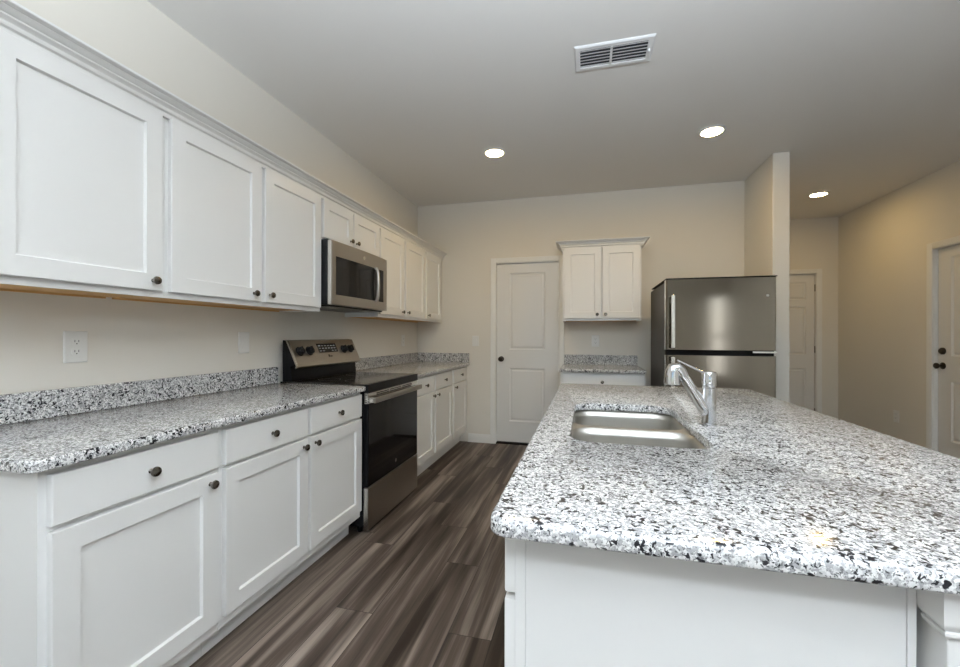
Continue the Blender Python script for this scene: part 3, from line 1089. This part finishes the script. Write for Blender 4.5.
# ------------------------------------------------------------------ outlets and switches
def plate(kind, T, a, b, label, w=0.079, h=0.124):
    t = thing('wall_outlet' if kind == 'outlet' else 'light_switch', label, 'outlet' if kind == 'outlet' else 'light switch', T(a, b - h / 2, 0))
    m = MB(T)
    q = lambda i, c: [(a - w / 2 + i, b - h / 2 + i, c), (a + w / 2 - i, b - h / 2 + i, c), (a + w / 2 - i, b + h / 2 - i, c), (a - w / 2 + i, b + h / 2 - i, c)]
    m.loft([q(0, 0.0004), q(0, 0.003), q(0.004, 0.006)])
    m.build('cover_plate', M['plate'], t, smooth=False)
    if kind == 'outlet':
        for s in (-1, 1):
            bz = b + s * 0.0195
            o = [(a + math.copysign(min(abs(0.0172 * math.cos(k * PI / 12)), 0.0172), math.cos(k * PI / 12)),
                  bz + max(-0.0125, min(0.0125, 0.0172 * math.sin(k * PI / 12)))) for k in range(24)]
            r = MB(T).loft([[(x, y, 0.0061) for x, y in o], [(x, y, 0.0085) for x, y in o]]).build('receptacle', M['plate'], t, smooth=False)
            m = MB(T)
            m.box(a - 0.0075, a - 0.0055, bz - 0.001, bz + 0.0075, 0.0086, 0.0089)
            m.box(a + 0.0055, a + 0.0075, bz - 0.001, bz + 0.0075, 0.0086, 0.0089)
            m.box(a - 0.002, a + 0.002, bz - 0.009, bz - 0.005, 0.0086, 0.0089)
            m.build('slots', M['slot'], r)
    else:
        MB(T).box(a - 0.016, a + 0.016, b - 0.033, b + 0.033, 0.0061, 0.0075).build('rocker_frame', M['plate'], t, bevel=0.0006)
        MB(T).loft([[(a - .014, b - .031, .0076), (a + .014, b - .031, .0076), (a + .014, b + .031, .0076), (a - .014, b + .031, .0076)],
                    [(a - .014, b - .031, .0085), (a + .014, b - .031, .0085), (a + .014, b + .031, .0115), (a - .014, b + .031, .0115)]]).build('rocker', M['plate'], t, smooth=False)
    return t


P_left = lambda a, b, c: (c, a, b)
P_back = lambda a, b, c: (a, -c, b)
P_right = lambda a, b, c: (XR - c, a, b)
plate('outlet', P_left, -3.4045, 1.175, 'white duplex outlet above the near left granite backsplash')
plate('switch', P_left, -2.577, 1.178, 'white rocker switch on the left wall just before the range')
plate('outlet', P_left, -0.40, 1.165, 'pale outlet plate above the backsplash near the far left corner')
plate('switch', P_back, 0.718, 1.158, 'pale switch plate on the back wall left of the pantry door', h=0.118)
plate('outlet', P_back, 2.042, 1.167, 'white outlet on the back wall under the small wall cabinet')
plate('outlet', P_right, 0.660, 0.392, 'low outlet on the right wall beside the deadbolt door')

# ------------------------------------------------------------------ ceiling lamps and vent
def can_light(x, y, label, lens, group='recessed ceiling lights'):
    t = thing('recessed_light', label, 'ceiling light', (x, y, CZ), group)
    z = CZ - 0.0004
    MB().lathe((x, y, z), (0, 0, -1), [(0.094, 0), (0.094, 0.003), (0.088, 0.007), (0.074, 0.010), (0.071, 0.006), (0.071, 0.0)], 40).build('trim_ring', M['white_metal'], t)
    MB().lathe((x, y, z), (0, 0, -1), [(0.0708, 0.001), (0.0708, 0.006), (0.055, 0.0085), (0.03, 0.0095), (0, 0.010)], 40).build('lens', lens, t)
    return t


can_light(1.203, -1.212, 'lit round ceiling light above the left counter run', M['lens'])
can_light(2.850, -1.172, 'lit round ceiling light in front of the refrigerator', M['lens'])
can_light(4.358, 0.624, 'lit round ceiling light in the hall beyond the partition wall', M['lens_hall'])
vt = thing('ceiling_vent', 'white rectangular air vent with louvres in the ceiling above the island', 'vent', (2.083, -2.24, CZ))
VX0, VX1, VY0, VY1 = 1.882, 2.286, -2.345, -2.135
zt = CZ - 0.0004
m = MB()
fw = 0.030
m.loft([[(x, y, z) for x, y in ((VX0 + i, VY0 + i), (VX1 - i, VY0 + i), (VX1 - i, VY1 - i), (VX0 + i, VY1 - i))] for i, z in
        ((0, zt), (0, zt - 0.004), (0.008, zt - 0.009), (fw, zt - 0.009), (fw, zt))], True, False)
xm = (VX0 + VX1) / 2 - 0.01
m.box(xm - 0.006, xm + 0.006, VY0 + fw, VY1 - fw, zt - 0.010, zt - 0.0012)
m.build('frame', M['white_metal'], vt, smooth=False)
MB().box(VX0 + fw, VX1 - fw, VY0 + fw, VY1 - fw, zt - 0.001, zt - 0.0003).build('duct', M['duct'], vt)
for xa, xb in ((VX0 + fw, xm - 0.0065), (xm + 0.0065, VX1 - fw)):
    for k in range(6):
        yc = VY0 + fw + (VY1 - VY0 - 2 * fw) * (k + 0.5) / 6
        m = MB()
        pr = [(-0.0098, -0.0095), (-0.0090, -0.0105), (0.0085, -0.0030), (0.0078, -0.0020)]
        m.prism(pr, xa, xb, lambda u, v, a: (a, yc + u, zt + v))
        m.build('louvre', M['white_metal'], vt, smooth=False)
MB().box(VX1 - fw + 0.006, VX1 - fw + 0.014, -2.25, -2.215, zt - 0.022, zt - 0.0092).build('damper_lever', M['white_metal'], vt)

# ------------------------------------------------------------------ added uplighter, standing in for an unseen light behind the camera
FLX, FLY, FLZ = 2.25, -5.0, 1.92
fl = thing('added_uplighter', 'added uplighter with glowing bowl, standing in for an unseen light behind the camera', 'added light', (FLX, FLY, 0))
MB().lathe((FLX, FLY, 0), (0, 0, 1), [(0.14, 0), (0.14, 0.012), (0.12, 0.022), (0.02, 0.03), (0.014, 0.05)], 32).build('base', M['bronze'], fl)
MB().lathe((FLX, FLY, 0.0505), (0, 0, 1), [(0.011, 0), (0.011, FLZ - 0.14), (0.03, FLZ - 0.13)], 20).build('pole', M['bronze'], fl)
MB().lathe((FLX, FLY, FLZ - 0.07), (0, 0, 1), [(0.03, 0), (0.06, 0.008), (0.085, 0.025), (0.10, 0.05), (0.105, 0.07), (0.10, 0.07), (0.093, 0.05), (0.078, 0.03), (0.03, 0.015)], 32).build('bowl', M['bowl'], fl)
l = bpy.data.lights.new('added_uplighter_area', 'AREA')  # added light aimed at the ceiling from out of view
l.shape = 'DISK'
l.size = 0.14
l.energy = ADDED_LIGHT_UP
l.color = ADDED_LIGHT
o = bpy.data.objects.new('added_uplighter_area', l)
o.location = (0, 0, FLZ - 0.015)
o.rotation_euler = (PI, 0, 0)
o.parent = fl
COL.objects.link(o)
